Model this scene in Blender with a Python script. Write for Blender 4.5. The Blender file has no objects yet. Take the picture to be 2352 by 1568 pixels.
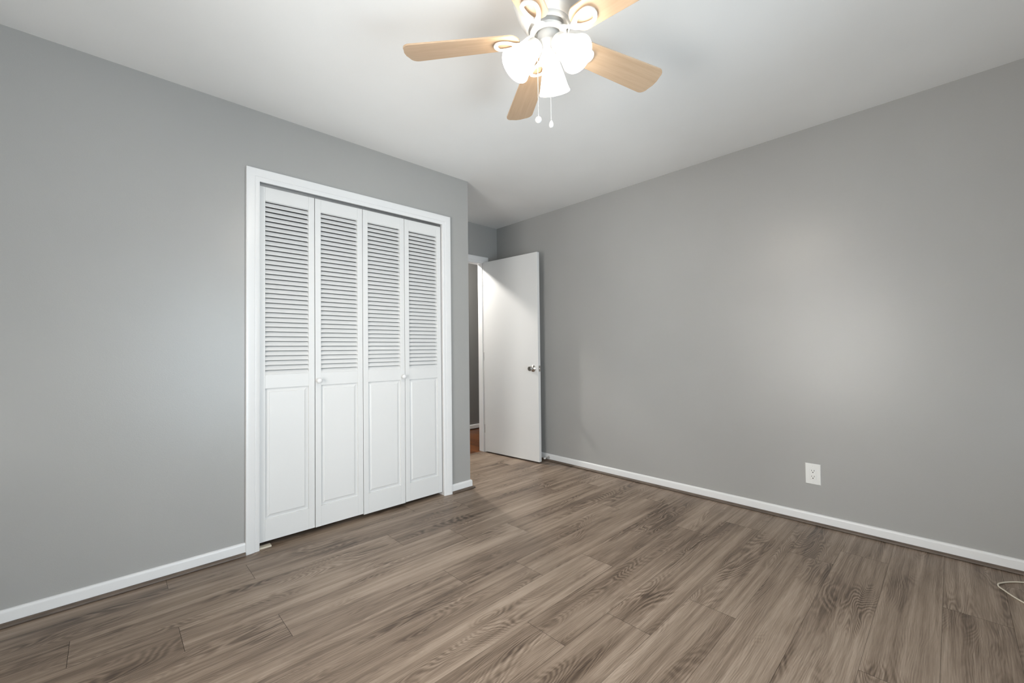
import bpy, bmesh, math, random
from mathutils import Vector, Matrix

random.seed(7)
PI = math.pi
scene = bpy.context.scene
COL = scene.collection

# ------------------------------------------------------------------ camera
FPX, YAW, PITCH, ROLL, EYE = 967.569, 0.80711, 0.02084, -0.0116, 1.08302
fwd = Vector((math.cos(PITCH)*math.cos(YAW), math.cos(PITCH)*math.sin(YAW), math.sin(PITCH)))
r0 = Vector((math.sin(YAW), -math.cos(YAW), 0)); u0 = r0.cross(fwd)
cr, sr = math.cos(ROLL), math.sin(ROLL)
rgt, up = cr*r0 + sr*u0, -sr*r0 + cr*u0
cam_data = bpy.data.cameras.new('camera')
cam = bpy.data.objects.new('camera', cam_data); COL.objects.link(cam)
cam_data.sensor_fit = 'HORIZONTAL'; cam_data.sensor_width = 36.0
cam_data.lens = FPX/2352*36.0
cam_data.clip_start = 0.02
m = Matrix.Identity(4)
for i in range(3):
    m[i][0], m[i][1], m[i][2] = rgt[i], up[i], -fwd[i]
m[0][3], m[1][3], m[2][3] = 0, 0, EYE
cam.matrix_world = m
scene.camera = cam

# ------------------------------------------------------------------ view, world, lights
vs = scene.view_settings
scene.display_settings.display_device = 'sRGB'
vs.view_transform = 'Standard'; vs.look = 'None'; vs.gamma = 1.0; vs.exposure = 0.0
vs.use_curve_mapping = False
world = bpy.data.worlds.new('sky'); scene.world = world; world.use_nodes = True
world.node_tree.nodes['Background'].inputs[0].default_value = (0.75, 0.87, 1.0, 1)
world.node_tree.nodes['Background'].inputs[1].default_value = 1.0

# room measures (metres)
H = 2.44                       # ceiling
W = 3.128                      # right wall plane (x)
D = 2.660                      # closet wall plane (y)
D2 = 3.4935                    # alcove end wall plane (y)
XC = 2.0724                    # outer corner of the closet block
XL, YB = -0.86, -0.74          # side wall and wall behind the camera
HALL = 4.60                    # far wall of the hall

WIN1 = (0.42, 1.72, 0.20, 1.92)     # in the wall behind the camera: x0 x1 z0 z1
WIN2 = (0.55, 1.65, 0.40, 1.92)     # in the side wall: y0 y1 z0 z1
FAN_GLOW = 13.0
BULB_WATTS = 15.0
def area_light(name, loc, rot, sx, sy, power, color):
    l = bpy.data.lights.new(name, 'AREA'); l.shape = 'RECTANGLE'; l.size = sx; l.size_y = sy
    l.energy = power; l.color = color
    o = bpy.data.objects.new(name, l); o.location = loc; o.rotation_euler = rot; COL.objects.link(o)
    return o
area_light('daylight_back', ((WIN1[0]+WIN1[1])/2, YB-0.16, (WIN1[2]+WIN1[3])/2), (math.radians(107), 0, 0),
           WIN1[1]-WIN1[0], WIN1[3]-WIN1[2], 62.0, (0.76, 0.90, 1.0))
area_light('daylight_side', (XL-0.16, (WIN2[0]+WIN2[1])/2, (WIN2[2]+WIN2[3])/2), (math.radians(104), 0, -PI/2),
           WIN2[1]-WIN2[0], WIN2[3]-WIN2[2], 65.0, (1.0, 0.965, 0.91))
hl = bpy.data.lights.new('hall_lamp', 'POINT'); hl.energy = 98.0; hl.color = (1.0, 0.96, 0.90)
hl.shadow_soft_size = 0.05
hlo = bpy.data.objects.new('hall_lamp', hl); hlo.location = (2.44, 4.00, 2.35); COL.objects.link(hlo)

# ------------------------------------------------------------------ materials
def mat(name):
    mt = bpy.data.materials.new(name); mt.use_nodes = True
    return mt, mt.node_tree, mt.node_tree.nodes['Principled BSDF']
def N(nt, kind, **kw):
    n = nt.nodes.new(kind)
    for k, v in kw.items(): setattr(n, k, v)
    return n
def link(nt, a, b): nt.links.new(a, b)
def coords(nt, scale=(1, 1, 1)):
    tc = N(nt, 'ShaderNodeTexCoord'); mp = N(nt, 'ShaderNodeMapping')
    mp.inputs['Scale'].default_value = scale
    link(nt, tc.outputs['Object'], mp.inputs['Vector']); return mp.outputs['Vector']
def math_node(nt, op, a, b=None):
    n = N(nt, 'ShaderNodeMath', operation=op)
    for i, v in enumerate((a, b)):
        if v is None: continue
        if isinstance(v, (int, float)): n.inputs[i].default_value = v
        else: link(nt, v, n.inputs[i])
    return n.outputs[0]
def noise(nt, vec, scale, detail=2.0, rough=0.5, dist=0.0):
    n = N(nt, 'ShaderNodeTexNoise'); n.inputs['Scale'].default_value = scale
    n.inputs['Detail'].default_value = detail; n.inputs['Roughness'].default_value = rough
    n.inputs['Distortion'].default_value = dist
    link(nt, vec, n.inputs['Vector']); return n.outputs['Fac']
def ramp(nt, fac, stops):
    n = N(nt, 'ShaderNodeValToRGB'); e = n.color_ramp.elements
    e[0].position, e[0].color = stops[0][0], (*stops[0][1], 1)
    e[1].position, e[1].color = stops[-1][0], (*stops[-1][1], 1)
    for p, c in stops[1:-1]:
        x = e.new(p); x.color = (*c, 1)
    link(nt, fac, n.inputs[0]); return n.outputs[0]

def paint(name, col, rough, bump=0.0, scale=260.0, spec=0.5, var=0.03):
    mt, nt, b = mat(name)
    v = coords(nt)
    f = noise(nt, v, 1.3, 3.0)
    lo = tuple(c*(1-var) for c in col); hi = tuple(c*(1+var) for c in col)
    link(nt, ramp(nt, f, [(0.3, lo), (0.7, hi)]), b.inputs['Base Color'])
    b.inputs['Roughness'].default_value = rough
    b.inputs['Specular IOR Level'].default_value = spec
    if bump:
        bp = N(nt, 'ShaderNodeBump'); bp.inputs['Strength'].default_value = bump
        bp.inputs['Distance'].default_value = 0.001
        link(nt, noise(nt, v, scale, 3.0, 0.6), bp.inputs['Height'])
        link(nt, bp.outputs['Normal'], b.inputs['Normal'])
    return mt
M_WALL = paint('grey_wall_paint', (0.385, 0.382, 0.371), 0.33, 0.25, 240.0, 0.5)
M_HALLWALL = paint('hall_grey_shaded', (0.19, 0.19, 0.187), 0.45, 0.2, 240.0, 0.4)  # same grey as the room, darkened so the colour carries the hall's shade
M_CEIL = paint('white_ceiling_paint', (0.84, 0.84, 0.83), 0.9, 0.2, 180.0, 0.2)
M_TRIM = paint('white_gloss_trim', (0.79, 0.79, 0.79), 0.30, 0.05, 90.0, 0.5, 0.01)
M_DOOR = paint('white_door_paint', (0.755, 0.755, 0.748), 0.42, 0.08, 120.0, 0.45, 0.02)
M_DARK = paint('closet_plaster', (0.35, 0.34, 0.33), 0.8)
M_ENAMEL = paint('white_fan_enamel', (0.62, 0.62, 0.61), 0.30, 0.0, 1, 0.5, 0.01)
M_PLASTIC = paint('white_plastic', (0.82, 0.82, 0.80), 0.35, 0.0, 1, 0.5, 0.01)
M_CORD = paint('cream_cord_sheath', (0.70, 0.64, 0.53), 0.45, 0.0, 1, 0.5, 0.02)
M_SLOT = paint('socket_dark', (0.03, 0.028, 0.025), 0.6)
M_RUBBER = paint('white_rubber', (0.75, 0.74, 0.72), 0.6)
def metal(name, col, rough):
    mt, nt, b = mat(name)
    b.inputs['Metallic'].default_value = 1.0; b.inputs['Roughness'].default_value = rough
    v = coords(nt); f = noise(nt, v, 60.0, 2.0)
    link(nt, ramp(nt, f, [(0.3, tuple(c*0.92 for c in col)), (0.7, col)]), b.inputs['Base Color'])
    return mt
M_STEEL = metal('satin_nickel', (0.62, 0.60, 0.57), 0.22)
M_TRACK = metal('track_metal_shaded', (0.34, 0.34, 0.34), 0.5)  # shade of the gap above the closet doors is put into this colour
M_SPRING = metal('dull_steel', (0.55, 0.54, 0.52), 0.3)

def wood_blade():
    mt, nt, b = mat('maple_blade')
    at = N(nt, 'ShaderNodeAttribute', attribute_name='grain')
    mp = N(nt, 'ShaderNodeMapping'); mp.inputs['Scale'].default_value = (4, 60, 1)
    link(nt, at.outputs['Vector'], mp.inputs['Vector'])
    f = noise(nt, mp.outputs['Vector'], 1.0, 4.0, 0.6, 0.3)
    link(nt, ramp(nt, f, [(0.2, (0.45, 0.31, 0.195)), (0.5, (0.52, 0.37, 0.245)), (0.8, (0.57, 0.42, 0.29))]), b.inputs['Base Color'])
    b.inputs['Roughness'].default_value = 0.45
    return mt
M_BLADE = wood_blade()

def glow_glass():
    mt, nt, b = mat('frosted_lamp_glass')
    b.inputs['Base Color'].default_value = (0.9, 0.88, 0.84, 1); b.inputs['Roughness'].default_value = 0.35
    v = coords(nt); f = noise(nt, v, 14.0, 2.0)
    link(nt, ramp(nt, f, [(0.2, (1.0, 0.89, 0.74)), (0.8, (1.0, 0.93, 0.82))]), b.inputs['Emission Color'])
    b.inputs['Emission Strength'].default_value = FAN_GLOW
    return mt
M_GLOW = glow_glass()

def window_glass():
    mt = bpy.data.materials.new('window_glass'); mt.use_nodes = True; nt = mt.node_tree
    nt.nodes.clear()
    out = N(nt, 'ShaderNodeOutputMaterial'); mx = N(nt, 'ShaderNodeMixShader')
    tr = N(nt, 'ShaderNodeBsdfTransparent'); gl = N(nt, 'ShaderNodeBsdfGlossy')
    gl.inputs['Roughness'].default_value = 0.02
    fr = N(nt, 'ShaderNodeFresnel'); fr.inputs['IOR'].default_value = 1.45
    link(nt, fr.outputs[0], mx.inputs[0]); link(nt, tr.outputs[0], mx.inputs[1]); link(nt, gl.outputs[0], mx.inputs[2])
    link(nt, mx.outputs[0], out.inputs[0]); return mt
M_GLASS = window_glass()

def vinyl_planks():
    """grey-brown oak vinyl: every plank carries its own offset in the 'tone' attribute"""
    mt, nt, b = mat('oak_vinyl_planks')
    at = N(nt, 'ShaderNodeAttribute', attribute_name='grain')      # metres along / across + plank offset
    tn = N(nt, 'ShaderNodeAttribute', attribute_name='tone')
    g = at.outputs['Vector']
    def scaled(s):
        mp = N(nt, 'ShaderNodeMapping'); mp.inputs['Scale'].default_value = s
        link(nt, g, mp.inputs['Vector']); return mp.outputs['Vector']
    field = noise(nt, scaled((1.35, 7.0, 1)), 1.0, 1.5, 0.45, 0.5)
    wob = noise(nt, scaled((14, 70, 1)), 1.0, 2.0, 0.5)
    ph = math_node(nt, 'ADD', math_node(nt, 'MULTIPLY', field, 230.0), math_node(nt, 'MULTIPLY', wob, 5.0))
    rings = math_node(nt, 'MULTIPLY_ADD', math_node(nt, 'SINE', ph), 0.5)
    nt.nodes[-1]; rings.node.inputs[2].default_value = 0.5
    mask = noise(nt, scaled((1.3, 5.0, 1)), 1.7, 2.0, 0.5)
    mk = N(nt, 'ShaderNodeMapRange'); mk.inputs['From Min'].default_value = 0.46; mk.inputs['From Max'].default_value = 0.68
    link(nt, mask, mk.inputs['Value'])
    streak = noise(nt, scaled((0.9, 34, 1)), 1.0, 3.5, 0.62, 0.25)
    fine = noise(nt, scaled((9, 330, 1)), 1.0, 3.0, 0.65)
    broad = noise(nt, scaled((1.0, 8.0, 1)), 1.0, 2.0, 0.5, 0.4)
    # weighted sum
    s = math_node(nt, 'MULTIPLY', streak, 0.68)
    s = math_node(nt, 'ADD', s, math_node(nt, 'MULTIPLY', fine, 0.44))
    s = math_node(nt, 'ADD', s, math_node(nt, 'MULTIPLY', broad, 0.43))
    rr = math_node(nt, 'MULTIPLY', math_node(nt, 'SUBTRACT', rings, 0.5), mk.outputs[0])
    s = math_node(nt, 'ADD', s, math_node(nt, 'MULTIPLY', rr, 0.25))
    s = math_node(nt, 'SUBTRACT', s, math_node(nt, 'MULTIPLY', mk.outputs[0], 0.15))
    sv = N(nt, 'ShaderNodeSeparateXYZ'); link(nt, g, sv.inputs[0])
    warp = noise(nt, scaled((2.2, 9, 1)), 1.0, 2.0, 0.5, 0.3)
    lp_ = math_node(nt, 'ADD', math_node(nt, 'MULTIPLY', sv.outputs[1], 900.0), math_node(nt, 'MULTIPLY', warp, 60.0))
    lines = math_node(nt, 'SINE', math_node(nt, 'ADD', lp_, math_node(nt, 'MULTIPLY', wob, 4.0)))
    lm = N(nt, 'ShaderNodeMapRange'); lm.inputs['From Min'].default_value = 0.38; lm.inputs['From Max'].default_value = 0.65
    link(nt, noise(nt, scaled((1.6, 9.0, 1)), 1.3, 2.0, 0.5), lm.inputs['Value'])
    s = math_node(nt, 'ADD', s, math_node(nt, 'MULTIPLY', math_node(nt, 'MULTIPLY', lines, lm.outputs[0]), 0.05))
    sep = N(nt, 'ShaderNodeSeparateColor'); link(nt, tn.outputs['Color'], sep.inputs[0])
    s = math_node(nt, 'ADD', s, math_node(nt, 'MULTIPLY', math_node(nt, 'SUBTRACT', sep.outputs[0], 0.5), 0.10))
    c = ramp(nt, s, [(0.42, (0.062, 0.040, 0.026)), (0.61, (0.148, 0.104, 0.073)),
                     (0.77, (0.245, 0.182, 0.134)), (0.97, (0.375, 0.292, 0.226))])
    link(nt, c, b.inputs['Base Color'])
    b.inputs['Roughness'].default_value = 0.40
    b.inputs['Specular IOR Level'].default_value = 0.42
    bp = N(nt, 'ShaderNodeBump'); bp.inputs['Strength'].default_value = 0.15; bp.inputs['Distance'].default_value = 0.0006
    link(nt, fine, bp.inputs['Height']); link(nt, bp.outputs['Normal'], b.inputs['Normal'])
    return mt
M_FLOOR = vinyl_planks()
M_GROOVE = paint('plank_joint', (0.055, 0.042, 0.032), 0.8)

def shoe_wood():
    mt, nt, b = mat('brown_shoe_moulding')
    v = coords(nt, (9, 9, 60)); f = noise(nt, v, 1.0, 4.0, 0.6)
    link(nt, ramp(nt, f, [(0.3, (0.075, 0.054, 0.040)), (0.7, (0.155, 0.115, 0.088))]), b.inputs['Base Color'])
    b.inputs['Roughness'].default_value = 0.5; return mt
M_SHOE = shoe_wood()

def hall_wood():
    mt, nt, b = mat('hall_oak_strips')
    tc = N(nt, 'ShaderNodeTexCoord')
    br = N(nt, 'ShaderNodeTexBrick'); br.inputs['Scale'].default_value = 1.0
    mp = N(nt, 'ShaderNodeMapping'); mp.inputs['Rotation'].default_value = (0, 0, PI/2)
    link(nt, tc.outputs['Object'], mp.inputs['Vector']); link(nt, mp.outputs['Vector'], br.inputs['Vector'])
    br.inputs['Brick Width'].default_value = 0.6; br.inputs['Row Height'].default_value = 0.057
    br.inputs['Mortar Size'].default_value = 0.002
    br.inputs['Color1'].default_value = (0.17, 0.056, 0.015, 1); br.inputs['Color2'].default_value = (0.075, 0.024, 0.007, 1)
    br.inputs['Mortar'].default_value = (0.05, 0.02, 0.01, 1)
    v = coords(nt, (70, 5, 1)); f = noise(nt, v, 1.0, 3.0)
    mx = N(nt, 'ShaderNodeMix', data_type='RGBA', blend_type='MULTIPLY'); mx.inputs[0].default_value = 0.6
    link(nt, br.outputs['Color'], mx.inputs[6])
    link(nt, ramp(nt, f, [(0.3, (0.6, 0.55, 0.5)), (0.7, (1.2, 1.15, 1.1))]), mx.inputs[7])
    link(nt, mx.outputs[2], b.inputs['Base Color']); b.inputs['Roughness'].default_value = 0.35
    return mt
M_HALL = hall_wood()

# ------------------------------------------------------------------ mesh helpers
def box(bm, x0, x1, y0, y1, z0, z1, mi=0):
    vs_ = [bm.verts.new(c) for c in ((x0,y0,z0),(x1,y0,z0),(x1,y1,z0),(x0,y1,z0),(x0,y0,z1),(x1,y0,z1),(x1,y1,z1),(x0,y1,z1))]
    for f in ((0,3,2,1),(4,5,6,7),(0,1,5,4),(1,2,6,5),(2,3,7,6),(3,0,4,7)):
        fc = bm.faces.new([vs_[i] for i in f]); fc.material_index = mi
def prism(bm, prof, a, b, closed=True):
    """prof: list of points; a, b map a profile point to both ends"""
    A = [bm.verts.new(a(p)) for p in prof]; B = [bm.verts.new(b(p)) for p in prof]
    n = len(prof)
    for i in range(n):
        j = (i+1) % n
        bm.faces.new((A[i], A[j], B[j], B[i]))
    bm.faces.new(A[::-1]); bm.faces.new(B)
def lathe(bm, prof, mat4, seg=40, caps=True):
    """prof: (radius, axial) pairs, turned about local z"""
    rings = []
    for r, z in prof:
        if r < 1e-6: rings.append([bm.verts.new(mat4 @ Vector((0, 0, z)))])
        else: rings.append([bm.verts.new(mat4 @ Vector((r*math.cos(2*PI*k/seg), r*math.sin(2*PI*k/seg), z))) for k in range(seg)])
    for a, b in zip(rings, rings[1:]):
        for k in range(seg):
            q = [a[k % len(a)], a[(k+1) % len(a)], b[(k+1) % len(b)], b[k % len(b)]]
            u = []
            for v in q:
                if v not in u: u.append(v)
            if len(u) > 2: bm.faces.new(u)
    if caps:
        for rg, rev in ((rings[0], True), (rings[-1], False)):
            if len(rg) > 2: bm.faces.new(rg[::-1] if rev else rg)
def tube(bm, pts, rad, seg=10, closed_ends=True):
    pts = [Vector(p) for p in pts]; rings = []
    ref = Vector((0, 0, 1))
    for i, p in enumerate(pts):
        t = (pts[min(i+1, len(pts)-1)] - pts[max(i-1, 0)]).normalized()
        s = t.cross(ref)
        if s.length < 1e-3: s = t.cross(Vector((1, 0, 0)))
        s.normalize(); n = s.cross(t)
        r = rad(i/(len(pts)-1)) if callable(rad) else rad
        rings.append([bm.verts.new(p + r*(math.cos(2*PI*k/seg)*s + math.sin(2*PI*k/seg)*n)) for k in range(seg)])
    for a, b in zip(rings, rings[1:]):
        for k in range(seg): bm.faces.new((a[k], a[(k+1) % seg], b[(k+1) % seg], b[k]))
    bm.faces.new(rings[0][::-1]); bm.faces.new(rings[-1])
def spline(pts, n=12):
    pts = [Vector(p) for p in pts]; out = []
    P = [2*pts[0]-pts[1]] + pts + [2*pts[-1]-pts[-2]]
    for i in range(1, len(P)-2):
        for k in range(n):
            t = k/n; a, b, c, d = P[i-1], P[i], P[i+1], P[i+2]
            out.append(0.5*((2*b)+(c-a)*t+(2*a-5*b+4*c-d)*t*t+(3*b-a-3*c+d)*t**3))
    return out + [pts[-1]]
def obj(name, bm, mats, parent=None, smooth=False, bevel=0.0, seg=2):
    bmesh.ops.recalc_face_normals(bm, faces=bm.faces)
    me = bpy.data.meshes.new(name); bm.to_mesh(me); bm.free()
    for mt in (mats if isinstance(mats, (list, tuple)) else [mats]): me.materials.append(mt)
    o = bpy.data.objects.new(name, me); COL.objects.link(o)
    if smooth:
        me.polygons.foreach_set('use_smooth', [True]*len(me.polygons))
        me.set_sharp_from_angle(angle=math.radians(40))
    if bevel:
        md = o.modifiers.new('bevel', 'BEVEL'); md.width = bevel; md.segments = seg; md.limit_method = 'ANGLE'
        md.angle_limit = math.radians(50)
    if parent is not None:
        o.parent = parent
        o.matrix_parent_inverse = Matrix.Translation(-parent.matrix_basis.translation)
    return o
def empty(name, loc):
    o = bpy.data.objects.new(name, None); o.location = loc; o.empty_display_size = 0.1; COL.objects.link(o)
    return o
def tag(o, label, cat, group=None, kind=None):
    o['label'] = label; o['category'] = cat
    if group: o['group'] = group
    if kind: o['kind'] = kind
    return o
def struct(o, label, cat): return tag(o, label, cat, kind='structure')

# ------------------------------------------------------------------ shell
T = 0.11
OX0, OX1, OZ = 0.600, 1.826, 2.046            # closet opening
EX0, EX1, EZ = 2.222, 2.920, 2.030            # entry opening
ET = 0.075                                    # entry wall thickness
bm = bmesh.new()
box(bm, XL-T, OX0, D, D+T, 0, H); box(bm, OX1, XC, D, D+T, 0, H); box(bm, OX0, OX1, D, D+T, OZ, H)
box(bm, XC-T, XC, D+T, D2, 0, H)              # return side of the closet block
struct(obj('wall_left', bm, M_WALL), 'grey painted wall around the white louvered closet doors', 'wall')
bm = bmesh.new()
box(bm, W, W+T, YB-T, D2+ET, 0, H)
struct(obj('wall_right', bm, M_WALL), 'long bare grey wall with the electrical outlet', 'wall')
bm = bmesh.new()
box(bm, XL-T, EX0, D2, D2+ET, 0, H); box(bm, EX1, W, D2, D2+ET, 0, H); box(bm, EX0, EX1, D2, D2+ET, EZ, H)
struct(obj('wall_far', bm, M_WALL), 'small grey wall above and beside the open entry doorway', 'wall')
bm = bmesh.new()
x0, x1, z0, z1 = WIN1
box(bm, XL-T, x0, YB-T, YB, 0, H); box(bm, x1, W, YB-T, YB, 0, H); box(bm, x0, x1, YB-T, YB, 0, z0); box(bm, x0, x1, YB-T, YB, z1, H)
struct(obj('wall_back', bm, M_WALL), 'grey wall behind the viewer with a window', 'wall')
bm = bmesh.new()
y0, y1, z0, z1 = WIN2
box(bm, XL-T, XL, YB, y0, 0, H); box(bm, XL-T, XL, y1, D, 0, H); box(bm, XL-T, XL, y0, y1, 0, z0); box(bm, XL-T, XL, y0, y1, z1, H)
box(bm, XL-T, XL, D+T, D2, 0, H)
struct(obj('wall_side', bm, M_WALL), 'grey side wall beside the viewer with a window', 'wall')
bm = bmesh.new()
HX0, HX1 = 1.2, 5.2
box(bm, HX0-T, HX1+T, HALL, HALL+T, 0, H); box(bm, HX0-T, HX0, D2+ET, HALL, 0, H); box(bm, HX1, HX1+T, D2+ET, HALL, 0, H)
box(bm, W+T, HX1+T, D2, D2+ET, 0, H)
struct(obj('wall_hall', bm, M_HALLWALL), 'grey hallway wall, its colour darkened for shade, seen through the open doorway', 'wall')
bm = bmesh.new()
box(bm, XL-T, W+T, YB-T, D2+ET, H, H+0.08); box(bm, HX0-T, HX1+T, D2+ET, HALL+T, H, H+0.08)
struct(obj('ceiling', bm, M_CEIL), 'smooth white ceiling', 'ceiling')

# floor: individual planks, one mesh
PW, PL = 0.1905, 1.298
Y0 = 0.052
THR = D2 + 0.036
joints = {-5: 0.9, -4: 0.3, -3: 0.62, -2: 1.62, -1: 2.50, 0: 1.82, 1: 1.51, 2: 2.61, 3: 1.818, 4: 1.487, 5: 1.212, 6: 1.822, 7: 1.515,
          8: 1.204, 9: 0.515, 10: 0.207, 11: -0.10, 12: 0.515, 13: 0.205, 14: 2.35, 15: 2.75, 16: 2.55, 17: 2.8, 18: 2.4}
bm = bmesh.new()
gl = bm.verts.layers.float_vector.new('grain')
tl = bm.verts.layers.float_color.new('tone')
def plank(xa, xb, ya, yb, ox, oy, oz, tone, flip):
    cs = [(xa, ya), (xb, ya), (xb, yb), (xa, yb)]
    vv = []
    for x, y in cs:
        v = bm.verts.new((x, y, 0)); v[gl] = Vector((ox + flip*(x-xa), oy + flip*(y-ya), oz)); v[tl] = (tone, tone, tone, 1); vv.append(v)
    bm.faces.new(vv).material_index = 0
for k, j in joints.items():
    ya, yb = Y0+k*PW, Y0+(k+1)*PW
    xs = j - PL*math.ceil((j-(XL-0.1))/PL)
    lo, hi = max(ya, YB), min(yb, THR)
    if hi <= lo: continue
    while xs < W:
        a, b = max(xs, XL), min(xs+PL, W)
        # rows behind the closet front stop at the closet floor too (one continuous floor)
        if b > a+0.002:
            plank(a+0.0007, b-0.0007, lo+0.0004, hi-0.0004, random.uniform(0, 60), random.uniform(0, 20), random.uniform(0, 30),
                  random.random(), random.choice((1, -1)))
        xs += PL
for v in ((XL, YB), ):
    q = [bm.verts.new((x, y, -0.0012)) for x, y in ((XL-T, YB-T), (W+T, YB-T), (W+T, THR), (XL-T, THR))]
    bm.faces.new(q).material_index = 1
    q = [bm.verts.new((x, y, -0.06)) for x, y in ((XL-T, YB-T), (W+T, YB-T), (W+T, THR), (XL-T, THR))]
    bm.faces.new(q[::-1]).material_index = 1
for f in bm.faces:
    f.normal_update()
me = bpy.data.meshes.new('floor'); bm.to_mesh(me); bm.free()
me.materials.append(M_FLOOR); me.materials.append(M_GROOVE)
fl = bpy.data.objects.new('floor', me); COL.objects.link(fl)
struct(fl, 'grey-brown wood-look vinyl plank floor of the bedroom', 'floor')
bm = bmesh.new(); box(bm, HX0-T, HX1+T, THR, HALL+T, -0.06, -0.001)
struct(obj('floor_hall', bm, M_HALL), 'reddish brown wood strip floor in the hallway beyond the doorway', 'floor')

# ------------------------------------------------------------------ skirting and shoe moulding
BH, BT = 0.0655, 0.012
def base_prof():
    p = [(0, 0.012), (BT, 0.012), (BT, BH-0.013)]
    for k in range(1, 6):
        a = k/6*PI/2
        p.append((BT*(0.25+0.75*math.cos(a)), BH-0.013+0.013*math.sin(a)))
    p.append((0, BH)); return p
def shoe_prof(h=0.0165, d=0.018):
    p = [(BT, 0.0022), (BT+d-0.003, 0.0022)]
    for k in range(7):
        a = k/6*PI/2
        p.append((BT+d*math.cos(a)**0.8 if k < 6 else BT, 0.003+(h-0.003)*math.sin(a)))
    return p
def skirting(name, runs, prof, material, label, cat):
    """runs: (axis 'x'|'y', wall plane, from, to, side): side = direction the skirting stands out"""
    bm = bmesh.new()
    for ax, pl, a, b, s in runs:
        def at(q):
            return (lambda p: (q(p), pl+s*p[0], p[1])) if ax == 'x' else (lambda p: (pl+s*p[0], q(p), p[1]))
        fa = a if callable(a) else (lambda p, a=a: a); fb = b if callable(b) else (lambda p, b=b: b)
        prism(bm, prof, at(fa), at(fb))
    return struct(obj(name, bm, material, smooth=True), label, cat)
BP, SP = base_prof(), shoe_prof()
CASE = 0.063
skirting('baseboard_left', [('x', D, XL, OX0-CASE+0.001, -1), ('x', D, OX1+CASE-0.001, lambda p: XC+p[0], -1), ('y', XC, lambda p: D-p[0], D2, 1)], BP, M_TRIM,
         'white baseboard along the grey closet wall', 'baseboard')
skirting('baseboard_right', [('y', W, YB, D2, -1)], BP, M_TRIM, 'white baseboard along the long bare right wall', 'baseboard')
skirting('baseboard_hall', [('x', HALL, HX0, HX1, -1)], BP, M_TRIM, 'white baseboard at the foot of the hallway wall', 'baseboard')
skirting('trim_1', [('x', D, XL, OX0-CASE-0.001, -1), ('x', D, OX1+CASE+0.001, lambda p: XC+p[0], -1), ('y', XC, lambda p: D-p[0], D2-0.012, 1)], SP, M_SHOE,
         'brown shoe moulding under the baseboard of the closet wall', 'moulding')
skirting('trim_2', [('y', W, YB, D2-0.012, -1)], SP, M_SHOE, 'brown shoe moulding under the baseboard of the right wall', 'moulding')

# ------------------------------------------------------------------ casings and jambs
CP = [(-0.004, 0), (-0.004, 0.008), (0.0, 0.0105), (0.012, 0.012), (0.0165, 0.0125), (0.0175, 0.0112), (0.0195, 0.0112), (0.021, 0.0135),
      (0.036, 0.016), (0.050, 0.0182), (0.058, 0.0188), (0.062, 0.0182), (0.063, 0.0165), (0.063, 0)]
def casing(bm, x0, x1, zt, plane, s, prof=CP, zb=0.0):
    rows = []
    for t, d in prof:
        y = plane + s*d
        rows.append([bm.verts.new(c) for c in ((x0-t, y, zb), (x0-t, y, zt+t), (x1+t, y, zt+t), (x1+t, y, zb))])
    n = len(rows)
    for i in range(n):
        a, b = rows[i], rows[(i+1) % n]
        for k in range(3): bm.faces.new((a[k], a[k+1], b[k+1], b[k]))
    bm.faces.new([r[0] for r in rows]); bm.faces.new([r[3] for r in rows][::-1])
bm = bmesh.new(); casing(bm, OX0, OX1, OZ, D, -1)
J = 0.016
box(bm, OX0-J+0.016, OX0+0.001, D+0.002, D+T-0.002, 0, OZ); box(bm, OX1-0.001, OX1, D+0.002, D+T-0.002, 0, OZ)
struct(obj('trim_3', bm, M_TRIM, smooth=True), 'white casing framing the louvered closet doors', 'door casing')
bm = bmesh.new(); box(bm, OX0+0.002, OX1-0.002, D+0.020, D+0.044, OZ-0.019, OZ)
struct(obj('trim_4', bm, M_TRACK), 'metal track above the closet doors, its colour darkened for shade', 'door track')
bm = bmesh.new(); casing(bm, EX0, EX1, EZ, D2, -1)
struct(obj('trim_5', bm, M_TRIM, smooth=True), 'white casing around the open entry doorway', 'door casing')
bm = bmesh.new()
for x0, x1 in ((EX0-0.018, EX0), (EX1, EX1+0.018)): box(bm, x0, x1, D2-0.001, D2+ET+0.001, 0, EZ+0.018)
box(bm, EX0, EX1, D2-0.001, D2+ET+0.001, EZ, EZ+0.018)
for x0, x1 in ((EX0, EX0+0.010), (EX1-0.010, EX1)): box(bm, x0, x1, D2+0.004, D2+ET, 0.001, EZ-0.010)
box(bm, EX0, EX1, D2+0.004, D2+ET, EZ-0.010, EZ)
struct(obj('trim_6', bm, M_TRIM), 'white jamb and stop lining the entry doorway', 'door jamb')

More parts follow.
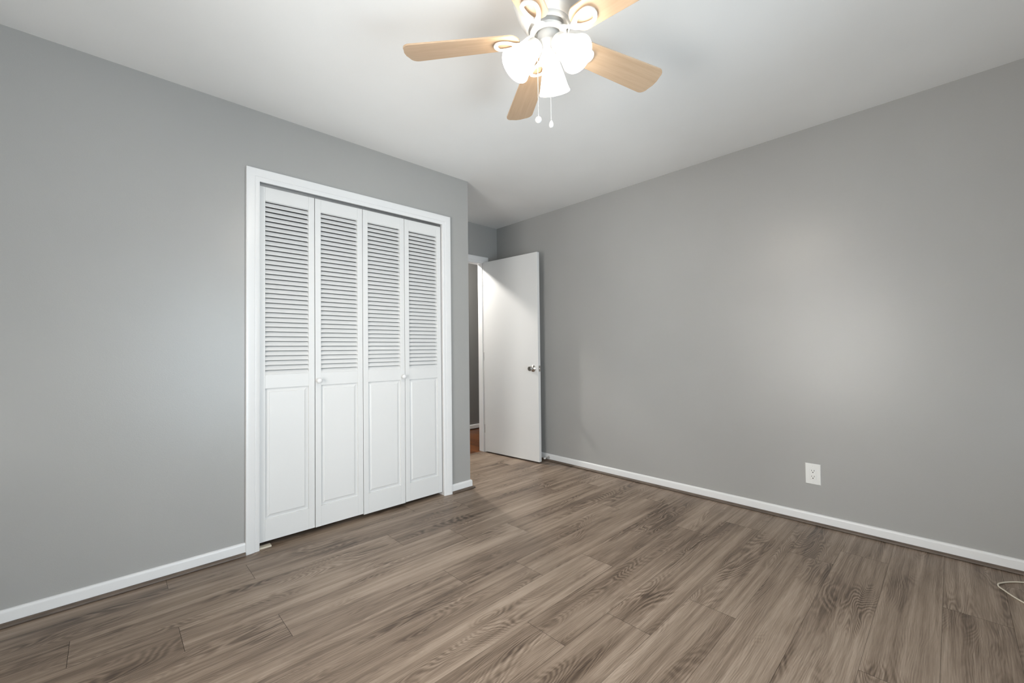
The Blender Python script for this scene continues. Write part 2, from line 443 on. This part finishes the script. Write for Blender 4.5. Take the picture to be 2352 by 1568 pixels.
# ------------------------------------------------------------------ closet bifold doors
ST, DT = 0.034, 0.028
DY = D + 0.014                                   # front face of the leaves
ZT0, ZM1, ZM0, ZP0 = 1.948, 0.960, 0.884, 0.153
def leaf(parent, x0, x1, zb, zt=2.026):
    bm = bmesh.new(); y0, y1 = DY, DY+DT
    box(bm, x0, x0+ST, y0, y1, zb, zt); box(bm, x1-ST, x1, y0, y1, zb, zt)
    box(bm, x0+ST, x1-ST, y0+0.0006, y1, ZT0, zt); box(bm, x0+ST, x1-ST, y0+0.0006, y1, ZM0, ZM1); box(bm, x0+ST, x1-ST, y0+0.0006, y1, zb, ZP0)
    lf = obj('door_leaf', bm, M_DOOR, parent, bevel=0.0012)
    bm = bmesh.new(); n = 36; p = (ZT0-0.004-ZM1)/n
    for k in range(n+1):
        z = ZM1 + 0.0005 + k*p                   # lower front nose of the slat
        prof = [(0.0015, z+0.0012), (0.0030, z-0.001), (0.0210, z+0.0185), (0.0210, z+0.0225), (0.0165, z+0.0240)]
        if k == n: prof = [(0.0015, z+0.002), (0.0035, z-0.001), (0.0075, z+0.005), (0.006, z+0.006)]
        prism(bm, prof, lambda q: (x0+ST-0.002, y0+q[0], min(q[1], ZT0)), lambda q: (x1-ST+0.002, y0+q[0], min(q[1], ZT0)))
    obj('louver_slats', bm, M_DOOR, lf)
    bm = bmesh.new()                              # raised and fielded panel
    def ring(ins, d):
        return [bm.verts.new(c) for c in ((x0+ST+ins, y0+d, ZP0+ins), (x1-ST-ins, y0+d, ZP0+ins), (x1-ST-ins, y0+d, ZM0-ins), (x0+ST+ins, y0+d, ZM0-ins))]
    rs = [ring(-0.002, 0.022), ring(-0.002, 0.0135), ring(0.003, 0.0135), ring(0.021, 0.0075), ring(0.0230, 0.0050), ring(0.025, 0.0048)]
    for a, b in zip(rs, rs[1:]):
        for i in range(4): bm.faces.new((a[i], a[(i+1) % 4], b[(i+1) % 4], b[i]))
    bm.faces.new(rs[-1]); bm.faces.new(rs[0][::-1])
    obj('raised_panel', bm, M_DOOR, lf)
    return lf
def knob(parent, x, z):
    bm = bmesh.new()
    mt4 = Matrix.Translation((x, DY, z)) @ Matrix.Rotation(PI/2, 4, 'X')
    lathe(bm, [(0.0085, -0.001), (0.008, 0.006), (0.0075, 0.010), (0.011, 0.013), (0.015, 0.018), (0.0165, 0.023), (0.0155, 0.028), (0.011, 0.032), (0.005, 0.0336), (0, 0.034)], mt4, 32)
    obj('knob', bm, M_TRIM, parent, smooth=True)
def bracket(parent, x0, x1, thick):
    bm = bmesh.new(); box(bm, x0, x1, D+0.004, D+0.040, 0.0, 0.008)
    obj('pivot_bracket', bm, M_CORD, parent)
d1 = empty('door_1', ((OX0+1.2045)/2, DY, 0.03))
struct(d1, 'left pair of white louvered bifold closet doors', 'door')
leaf(d1, 0.6025, 0.9025, 0.032); b2 = leaf(d1, 0.906, 1.2045, 0.030); knob(b2, 0.9235, 0.913)
bracket(d1, OX0+0.001, OX0+0.066, 0.033)
d2 = empty('door_2', ((OX1+1.207)/2, DY, 0.02))
struct(d2, 'right pair of white louvered bifold closet doors', 'door')
b3 = leaf(d2, 1.2075, 1.5105, 0.023); leaf(d2, 1.5135, 1.8175, 0.026); knob(b3, 1.4935, 0.908)

# ------------------------------------------------------------------ entry door, swung open
ang = math.atan2(2.741-3.466, 2.968-2.9035)
hx, hy = 2.9035, 3.466
d3 = empty('door_3', (hx, hy, 0.014))
struct(d3, 'flat white slab entry door standing open against the right wall', 'door')
ux, uy = math.cos(ang), math.sin(ang); nx, ny = -uy, ux       # n points away from the face we see
DLEN, DTH, DB, DTOP = 0.728, 0.035, 0.014, 2.028
def dpt(a, n, z): return Vector((hx+ux*a+nx*n, hy+uy*a+ny*n, z))
bm = bmesh.new()
vv = [bm.verts.new(dpt(a, n, z)) for z in (DB, DTOP) for a, n in ((0, 0), (DLEN, 0), (DLEN, DTH), (0, DTH))]
for f in ((0,3,2,1),(4,5,6,7),(0,1,5,4),(1,2,6,5),(2,3,7,6),(3,0,4,7)): bm.faces.new([vv[i] for i in f])
slab = obj('door_slab', bm, M_DOOR, d3, bevel=0.002)
KZ, KA = 0.905, DLEN-0.062
def knob_mat(side):
    z = Vector((nx*side, ny*side, 0)); x = Vector((ux, uy, 0)); y = z.cross(x)
    o = dpt(KA, 0 if side < 0 else DTH, KZ)
    return Matrix(((x.x, y.x, z.x, o.x), (x.y, y.y, z.y, o.y), (x.z, y.z, z.z, o.z), (0, 0, 0, 1)))
KP = [(0.0325, -0.001), (0.0325, 0.003), (0.029, 0.007), (0.016, 0.010), (0.012, 0.014), (0.0115, 0.026), (0.018, 0.032), (0.0245, 0.040),
      (0.0255, 0.048), (0.0235, 0.056), (0.020, 0.060), (0.012, 0.0605), (0.011, 0.058), (0, 0.058)]
for side in (-1, 1):
    bm = bmesh.new(); prof = KP if side < 0 else [(r, z*0.9) for r, z in KP]
    lathe(bm, prof, knob_mat(side), 40); kb = obj('door_knob', bm, M_STEEL, d3, smooth=True); kb['label'] = 'satin nickel knob'
bm = bmesh.new()
def dbox(a0, a1, n0, n1, z0, z1):
    vv = [bm.verts.new(dpt(a, n, z)) for z in (z0, z1) for a, n in ((a0, n0), (a1, n0), (a1, n1), (a0, n1))]
    for f in ((0,3,2,1),(4,5,6,7),(0,1,5,4),(1,2,6,5),(2,3,7,6),(3,0,4,7)): bm.faces.new([vv[i] for i in f])
dbox(DLEN-0.001, DLEN+0.0012, 0.006, 0.030, KZ-0.028, KZ+0.028)
lp = obj('latch_plate', bm, M_STEEL, d3)
bm = bmesh.new(); dbox(DLEN, DLEN+0.011, 0.011, 0.025, KZ-0.008, KZ+0.008)
obj('latch_bolt', bm, M_STEEL, lp, bevel=0.003)
for hz in (0.25, 1.02, 1.82):
    bm = bmesh.new()
    lathe(bm, [(0.0055, -0.045), (0.0055, 0.045)], Matrix.Translation((hx+0.018, hy+0.020, hz)), 16)
    obj('hinge', bm, M_STEEL, d3, smooth=True)

# ------------------------------------------------------------------ windows (out of the photograph, source of its daylight)
def window(name, horizontal, a0, a1, z0, z1, plane, s, label):
    w = empty(name, ((a0+a1)/2, plane, z0) if horizontal else (plane, (a0+a1)/2, z0))
    struct(w, label, 'window')
    def bx(bm, p0, p1, d0, d1, q0, q1):
        d0, d1 = sorted((plane-s*d0, plane-s*d1))
        if horizontal: box(bm, p0, p1, d0, d1, q0, q1)
        else: box(bm, d0, d1, p0, p1, q0, q1)
    bm = bmesh.new()
    for p0, p1, q0, q1 in ((a0, a0+0.04, z0, z1), (a1-0.04, a1, z0, z1), (a0+0.04, a1-0.04, z0, z0+0.04), (a0+0.04, a1-0.04, z1-0.04, z1),
                           (a0+0.04, a1-0.04, (z0+z1)/2-0.018, (z0+z1)/2+0.018)): bx(bm, p0, p1, 0.04, 0.09, q0, q1)
    obj('window_frame', bm, M_TRIM, w)
    bm = bmesh.new(); bx(bm, a0+0.035, a1-0.035, 0.062, 0.066, z0+0.035, z1-0.035); obj('pane', bm, M_GLASS, w)
    bm = bmesh.new(); bx(bm, a0-0.05, a1+0.05, -0.05, 0.04, z0-0.02, z0); obj('window_sill', bm, M_TRIM, w)
window('window_1', True, WIN1[0], WIN1[1], WIN1[2], WIN1[3], YB, 1, 'white framed window in the wall behind the viewer')
window('window_2', False, WIN2[0], WIN2[1], WIN2[2], WIN2[3], XL, 1, 'white framed window in the side wall')

# ------------------------------------------------------------------ ceiling fan
CX, CY, BZ = 1.138, 0.981, 2.203
fan = tag(empty('ceiling_fan', (CX, CY, H)), 'white flush-mounted ceiling fan with maple blades and three lit frosted shades', 'ceiling fan')
AX = Matrix.Translation((CX, CY, 0))
bm = bmesh.new()
lathe(bm, [(0.128, 2.44), (0.130, 2.425), (0.124, 2.405), (0.128, 2.395), (0.130, 2.36), (0.126, 2.335), (0.115, 2.30), (0.103, 2.275), (0.098, 2.268),
           (0.096, 2.263), (0.089, 2.258), (0.087, 2.253), (0.081, 2.249), (0.080, 2.238), (0.077, 2.234), (0.071, 2.234), (0.071, 2.25), (0, 2.25)], AX, 64)
obj('motor_housing', bm, M_ENAMEL, fan, smooth=True)
bm = bmesh.new()
lathe(bm, [(0.058, 2.249), (0.058, 2.224), (0.066, 2.223), (0.067, 2.212), (0.064, 2.209), (0.050, 2.209), (0.048, 2.213), (0.048, 2.224), (0.0, 2.224)], AX, 56)
obj('rotor_ring', bm, M_ENAMEL, fan, smooth=True)
bm = bmesh.new()
lathe(bm, [(0.040, 2.226), (0.041, 2.182), (0.0435, 2.179), (0.0435, 2.175), (0.041, 2.172), (0.039, 2.160), (0.033, 2.150), (0.030, 2.125), (0.026, 2.112), (0.014, 2.104), (0.006, 2.102), (0.006, 2.096), (0, 2.095)], AX, 48)
obj('switch_housing', bm, M_ENAMEL, fan, smooth=True)

AZ0, PITCHB = math.radians(129.07), math.radians(12.0)
R0, R1 = 0.103, 0.537
def blade_outline():
    w0, w1 = 0.050, 0.064           # half widths
    pts = []
    for k in range(13):             # rounded root
        a = PI/2 + PI*k/12
        pts.append((R0+0.036+0.036*math.cos(a), w0*math.sin(a)))
    cr_ = 0.030
    for k in range(7):              # tip corner, lower side
        a = -PI/2 + PI/2*k/6
        pts.append((R1-cr_-0.006+cr_*math.cos(a), -w1+cr_+cr_*math.sin(a)))
    pts.append((R1, -0.012)); pts.append((R1, 0.012))
    for k in range(7):
        a = PI/2*k/6
        pts.append((R1-cr_-0.006+cr_*math.cos(a), w1-cr_+cr_*math.sin(a)))
    return pts
for i in range(5):
    az = AZ0 - i*math.radians(72)
    Rz = Matrix.Translation((CX, CY, BZ)) @ Matrix.Rotation(az, 4, 'Z') @ Matrix.Rotation(-PITCHB, 4, 'X')
    bm = bmesh.new(); g = bm.verts.layers.float_vector.new('grain')
    out = blade_outline()
    top = [bm.verts.new(Rz @ Vector((x, y, 0.003))) for x, y in out]; bot = [bm.verts.new(Rz @ Vector((x, y, -0.003))) for x, y in out]
    for (x, y), a, b in zip(out, top, bot): a[g] = b[g] = Vector((x+i*3.1, y+i*1.7, i))
    n = len(out)
    bm.faces.new(top); bm.faces.new(bot[::-1])
    for k in range(n): bm.faces.new((top[k], bot[k], bot[(k+1) % n], top[(k+1) % n]))
    bl = obj('blade', bm, M_BLADE, fan, bevel=0.0012)
    bm = bmesh.new()
    prof = [(0.056, 0.0135, 0, 0.0105), (0.066, 0.0125, 0, 0.0108), (0.078, 0.0085, 0, 0.0075), (0.090, 0.0075, 0, -0.0005), (0.102, 0.0095, 0, -0.0085),
            (0.114, 0.0165, 0, -0.0115), (0.124, 0.0225, 0, -0.0112), (0.134, 0.0270, 0.0095, -0.0095), (0.146, 0.0300, 0.0150, -0.0085), (0.158, 0.0320, 0.0185, -0.0080),
            (0.170, 0.0325, 0.0195, -0.0080), (0.179, 0.0310, 0.0170, -0.0080), (0.186, 0.0275, 0, -0.0080), (0.193, 0.0200, 0, -0.0075), (0.199, 0.0080, 0, -0.0070)]
    rows = []
    for r_, ho, hi_, z_ in prof:
        pt = PITCHB*min(1, max(0, (r_-0.095)/0.025))
        Rr = Matrix.Translation((CX, CY, BZ)) @ Matrix.Rotation(az, 4, 'Z') @ Matrix.Rotation(-pt, 4, 'X')
        th = 0.0065 if r_ < 0.13 else 0.0045
        rows.append([[bm.verts.new(Rr @ Vector((r_, y, z_+dz))) for y in (-ho, -hi_, hi_, ho)] for dz in (0, -th)])
    for p_, q_, A, B in zip(prof, prof[1:], rows, rows[1:]):
        for l in (0, 1):
            bm.faces.new((A[l][0], A[l][1], B[l][1], B[l][0])); bm.faces.new((A[l][2], A[l][3], B[l][3], B[l][2]))
        bm.faces.new((A[0][0], A[1][0], B[1][0], B[0][0])); bm.faces.new((A[0][3], A[1][3], B[1][3], B[0][3]))
        if p_[2] > 0 or q_[2] > 0:
            for k in (1, 2): bm.faces.new((A[0][k], A[1][k], B[1][k], B[0][k]))
    for E_ in (rows[0], rows[-1]):
        bm.faces.new((E_[0][0], E_[0][1], E_[1][1], E_[1][0])); bm.faces.new((E_[0][2], E_[0][3], E_[1][3], E_[1][2]))
    bmesh.ops.remove_doubles(bm, verts=bm.verts, dist=1e-6)
    obj('blade_bracket', bm, M_ENAMEL, bl, smooth=True)

# three lamps of the light kit
TILT = math.radians(43)
def lamp(az):
    ax = Vector((math.cos(az)*math.sin(TILT), math.sin(az)*math.sin(TILT), -math.cos(TILT)))
    x = Vector((-math.sin(az), math.cos(az), 0)); y = ax.cross(x)
    o = Vector((CX, CY, 2.185)) + Vector((math.cos(az), math.sin(az), 0))*0.030
    return Matrix(((x.x, y.x, ax.x, o.x), (x.y, y.y, ax.y, o.y), (x.z, y.z, ax.z, o.z), (0, 0, 0, 1)))
for k in range(3):
    mt4 = lamp(math.radians(31 + 120*k))
    bm = bmesh.new()
    lathe(bm, [(0.029, 0.042), (0.0305, 0.046), (0.034, 0.056), (0.040, 0.076), (0.046, 0.098), (0.0515, 0.118), (0.0565, 0.133), (0.0600, 0.140),
               (0.0590, 0.1415), (0.055, 0.134), (0.049, 0.118), (0.044, 0.098), (0.038, 0.076), (0.032, 0.056), (0.028, 0.047)], mt4, 48, caps=False)
    bulb = bpy.data.lights.new('bulb', 'POINT'); bulb.energy = BULB_WATTS; bulb.color = (1.0, 0.94, 0.85); bulb.shadow_soft_size = 0.022
    bo = bpy.data.objects.new('bulb', bulb); bo.location = mt4 @ Vector((0, 0, 0.095)); COL.objects.link(bo)
    sh = obj('lamp_shade', bm, M_GLOW, fan, smooth=True); sh['label'] = 'frosted white bell shade, lit'
    bm = bmesh.new()
    lathe(bm, [(0.012, -0.006), (0.013, 0.008), (0.020, 0.016), (0.029, 0.022), (0.0325, 0.028), (0.0325, 0.048), (0.030, 0.048), (0.029, 0.034), (0.012, 0.030), (0, 0.030)], mt4, 40)
    obj('shade_holder', bm, M_ENAMEL, sh, smooth=True)
def chain(px, py, ztop, zbot, kind):
    bm = bmesh.new(); n = int((ztop-zbot)/0.0042)
    for k in range(n):
        z = ztop - k*0.0042
        lathe(bm, [(0, z-0.0016), (0.0014, z-0.0008), (0.0014, z+0.0008), (0, z+0.0016)], Matrix.Translation((px, py, 0)), 6)
    lathe(bm, [(0.0005, zbot), (0.0005, ztop)], Matrix.Translation((px, py, 0)), 6)
    c = obj('pull_chain', bm, M_ENAMEL, fan)
    bm = bmesh.new(); t = Matrix.Translation((px, py, zbot))
    if kind: lathe(bm, [(0, 0.004)]+[(0.0115*math.sin(PI*a/10), -0.0085+0.0115*math.cos(PI*a/10)) for a in range(1, 10)]+[(0, -0.020)], t, 24)
    else: lathe(bm, [(0, 0.003), (0.003, 0.001), (0.0065, -0.004), (0.0085, -0.011), (0.0075, -0.017), (0.004, -0.020), (0, -0.0205)], t @ Matrix.Diagonal((0.75, 1, 1.1, 1)), 20)
    obj('chain_knob', bm, M_PLASTIC, c, smooth=True)
# offsets across (camera right) and in depth from the fan axis
def off(a, b): return (CX + a*0.722 + b*0.692, CY - a*0.692 + b*0.722)
p = off(-0.040, -0.010); chain(p[0], p[1], 2.150, 1.911, True)
p = off(0.003, -0.034); chain(p[0], p[1], 2.155, 1.884, False)

# ------------------------------------------------------------------ outlet
oy0, oy1, oz0, oz1 = 0.569, 0.647, 0.241, 0.366
ol = tag(empty('wall_outlet', (W, (oy0+oy1)/2, (oz0+oz1)/2)), 'white duplex electrical outlet low on the right grey wall', 'outlet')
bm = bmesh.new()
prof = [(0, 0), (0, 0.003), (0.003, 0.0055)]
def plate(bm, y0, y1, z0, z1, pr, x):
    rs = [[bm.verts.new((x-d, a, b)) for a, b in ((y0+i, z0+i), (y1-i, z0+i), (y1-i, z1-i), (y0+i, z1-i))] for i, d in pr]
    for a, b in zip(rs, rs[1:]):
        for i in range(4): bm.faces.new((a[i], a[(i+1) % 4], b[(i+1) % 4], b[i]))
    bm.faces.new(rs[-1]); bm.faces.new(rs[0][::-1])
plate(bm, oy0, oy1, oz0, oz1, prof, W)
obj('cover_plate', bm, M_PLASTIC, ol)
cy, cz = (oy0+oy1)/2, (oz0+oz1)/2
bm = bmesh.new(); plate(bm, cy-0.0175, cy+0.0175, cz-0.0345, cz+0.0345, [(0, 0), (0.0, 0.0006)], W-0.0052)
obj('insert_gap', bm, M_DOOR, ol)
bm = bmesh.new(); plate(bm, cy-0.0163, cy+0.0163, cz-0.0332, cz+0.0332, [(0, 0), (0.0, 0.0012), (0.001, 0.002)], W-0.0052)
ins = obj('receptacle', bm, M_PLASTIC, ol)
for s in (-1, 1):
    bm = bmesh.new(); zc = cz + s*0.0175; xf = W-0.0075
    box(bm, xf, xf+0.001, cy-0.0075, cy-0.0052, zc-0.0005, zc+0.0085); box(bm, xf, xf+0.001, cy+0.0052, cy+0.0075, zc-0.0005, zc+0.0075)
    lathe(bm, [(0.0031, 0), (0.0031, 0.001)], Matrix.Translation((xf, cy, zc-0.007)) @ Matrix.Rotation(PI/2, 4, 'Y'), 16)
    obj('socket_slots', bm, M_SLOT, ins)
for s in (-1, 1):
    bm = bmesh.new(); lathe(bm, [(0.0028, 0), (0.0028, 0.0012), (0.0018, 0.0016)], Matrix.Translation((W-0.0052, cy, cz+s*0.0485)) @ Matrix.Rotation(-PI/2, 4, 'Y'), 16)
    obj('plate_screw', bm, M_DOOR, ol)

# ------------------------------------------------------------------ door stop on the baseboard
ds = tag(empty('door_stop', (W-BT, 2.748, 0.036)), 'small metal door stop on the baseboard behind the open door', 'door stop')
Rs = Matrix.Translation((W-BT, 2.748, 0.036)) @ Matrix.Rotation(-PI/2, 4, 'Y')
bm = bmesh.new(); lathe(bm, [(0.0115, 0), (0.0115, 0.003), (0.009, 0.008), (0.0055, 0.010), (0.005, 0.055), (0.006, 0.056), (0.006, 0.058)], Rs, 24)
obj('stop_rod', bm, M_SPRING, ds, smooth=True)
bm = bmesh.new(); lathe(bm, [(0.0075, 0.057), (0.0085, 0.060), (0.0085, 0.070), (0.006, 0.074), (0, 0.075)], Rs, 24)
obj('rubber_tip', bm, M_RUBBER, ds, smooth=True)

# ------------------------------------------------------------------ loose cord on the floor
pts = spline([(3.075, -0.40, 0.0033), (3.055, -0.30, 0.0033), (3.010, -0.206, 0.0033), (2.965, -0.155, 0.0033), (2.915, -0.122, 0.0033),
              (2.880, -0.119, 0.0033), (2.853, -0.132, 0.0033), (2.802, -0.160, 0.0033), (2.755, -0.198, 0.0033), (2.70, -0.27, 0.0033), (2.66, -0.38, 0.0033)], 10)
bm = bmesh.new(); tube(bm, pts, 0.0032, 10)
tag(obj('loose_cord', bm, M_CORD, smooth=True), 'thin cream cord curled on the plank floor near the right wall', 'cord')
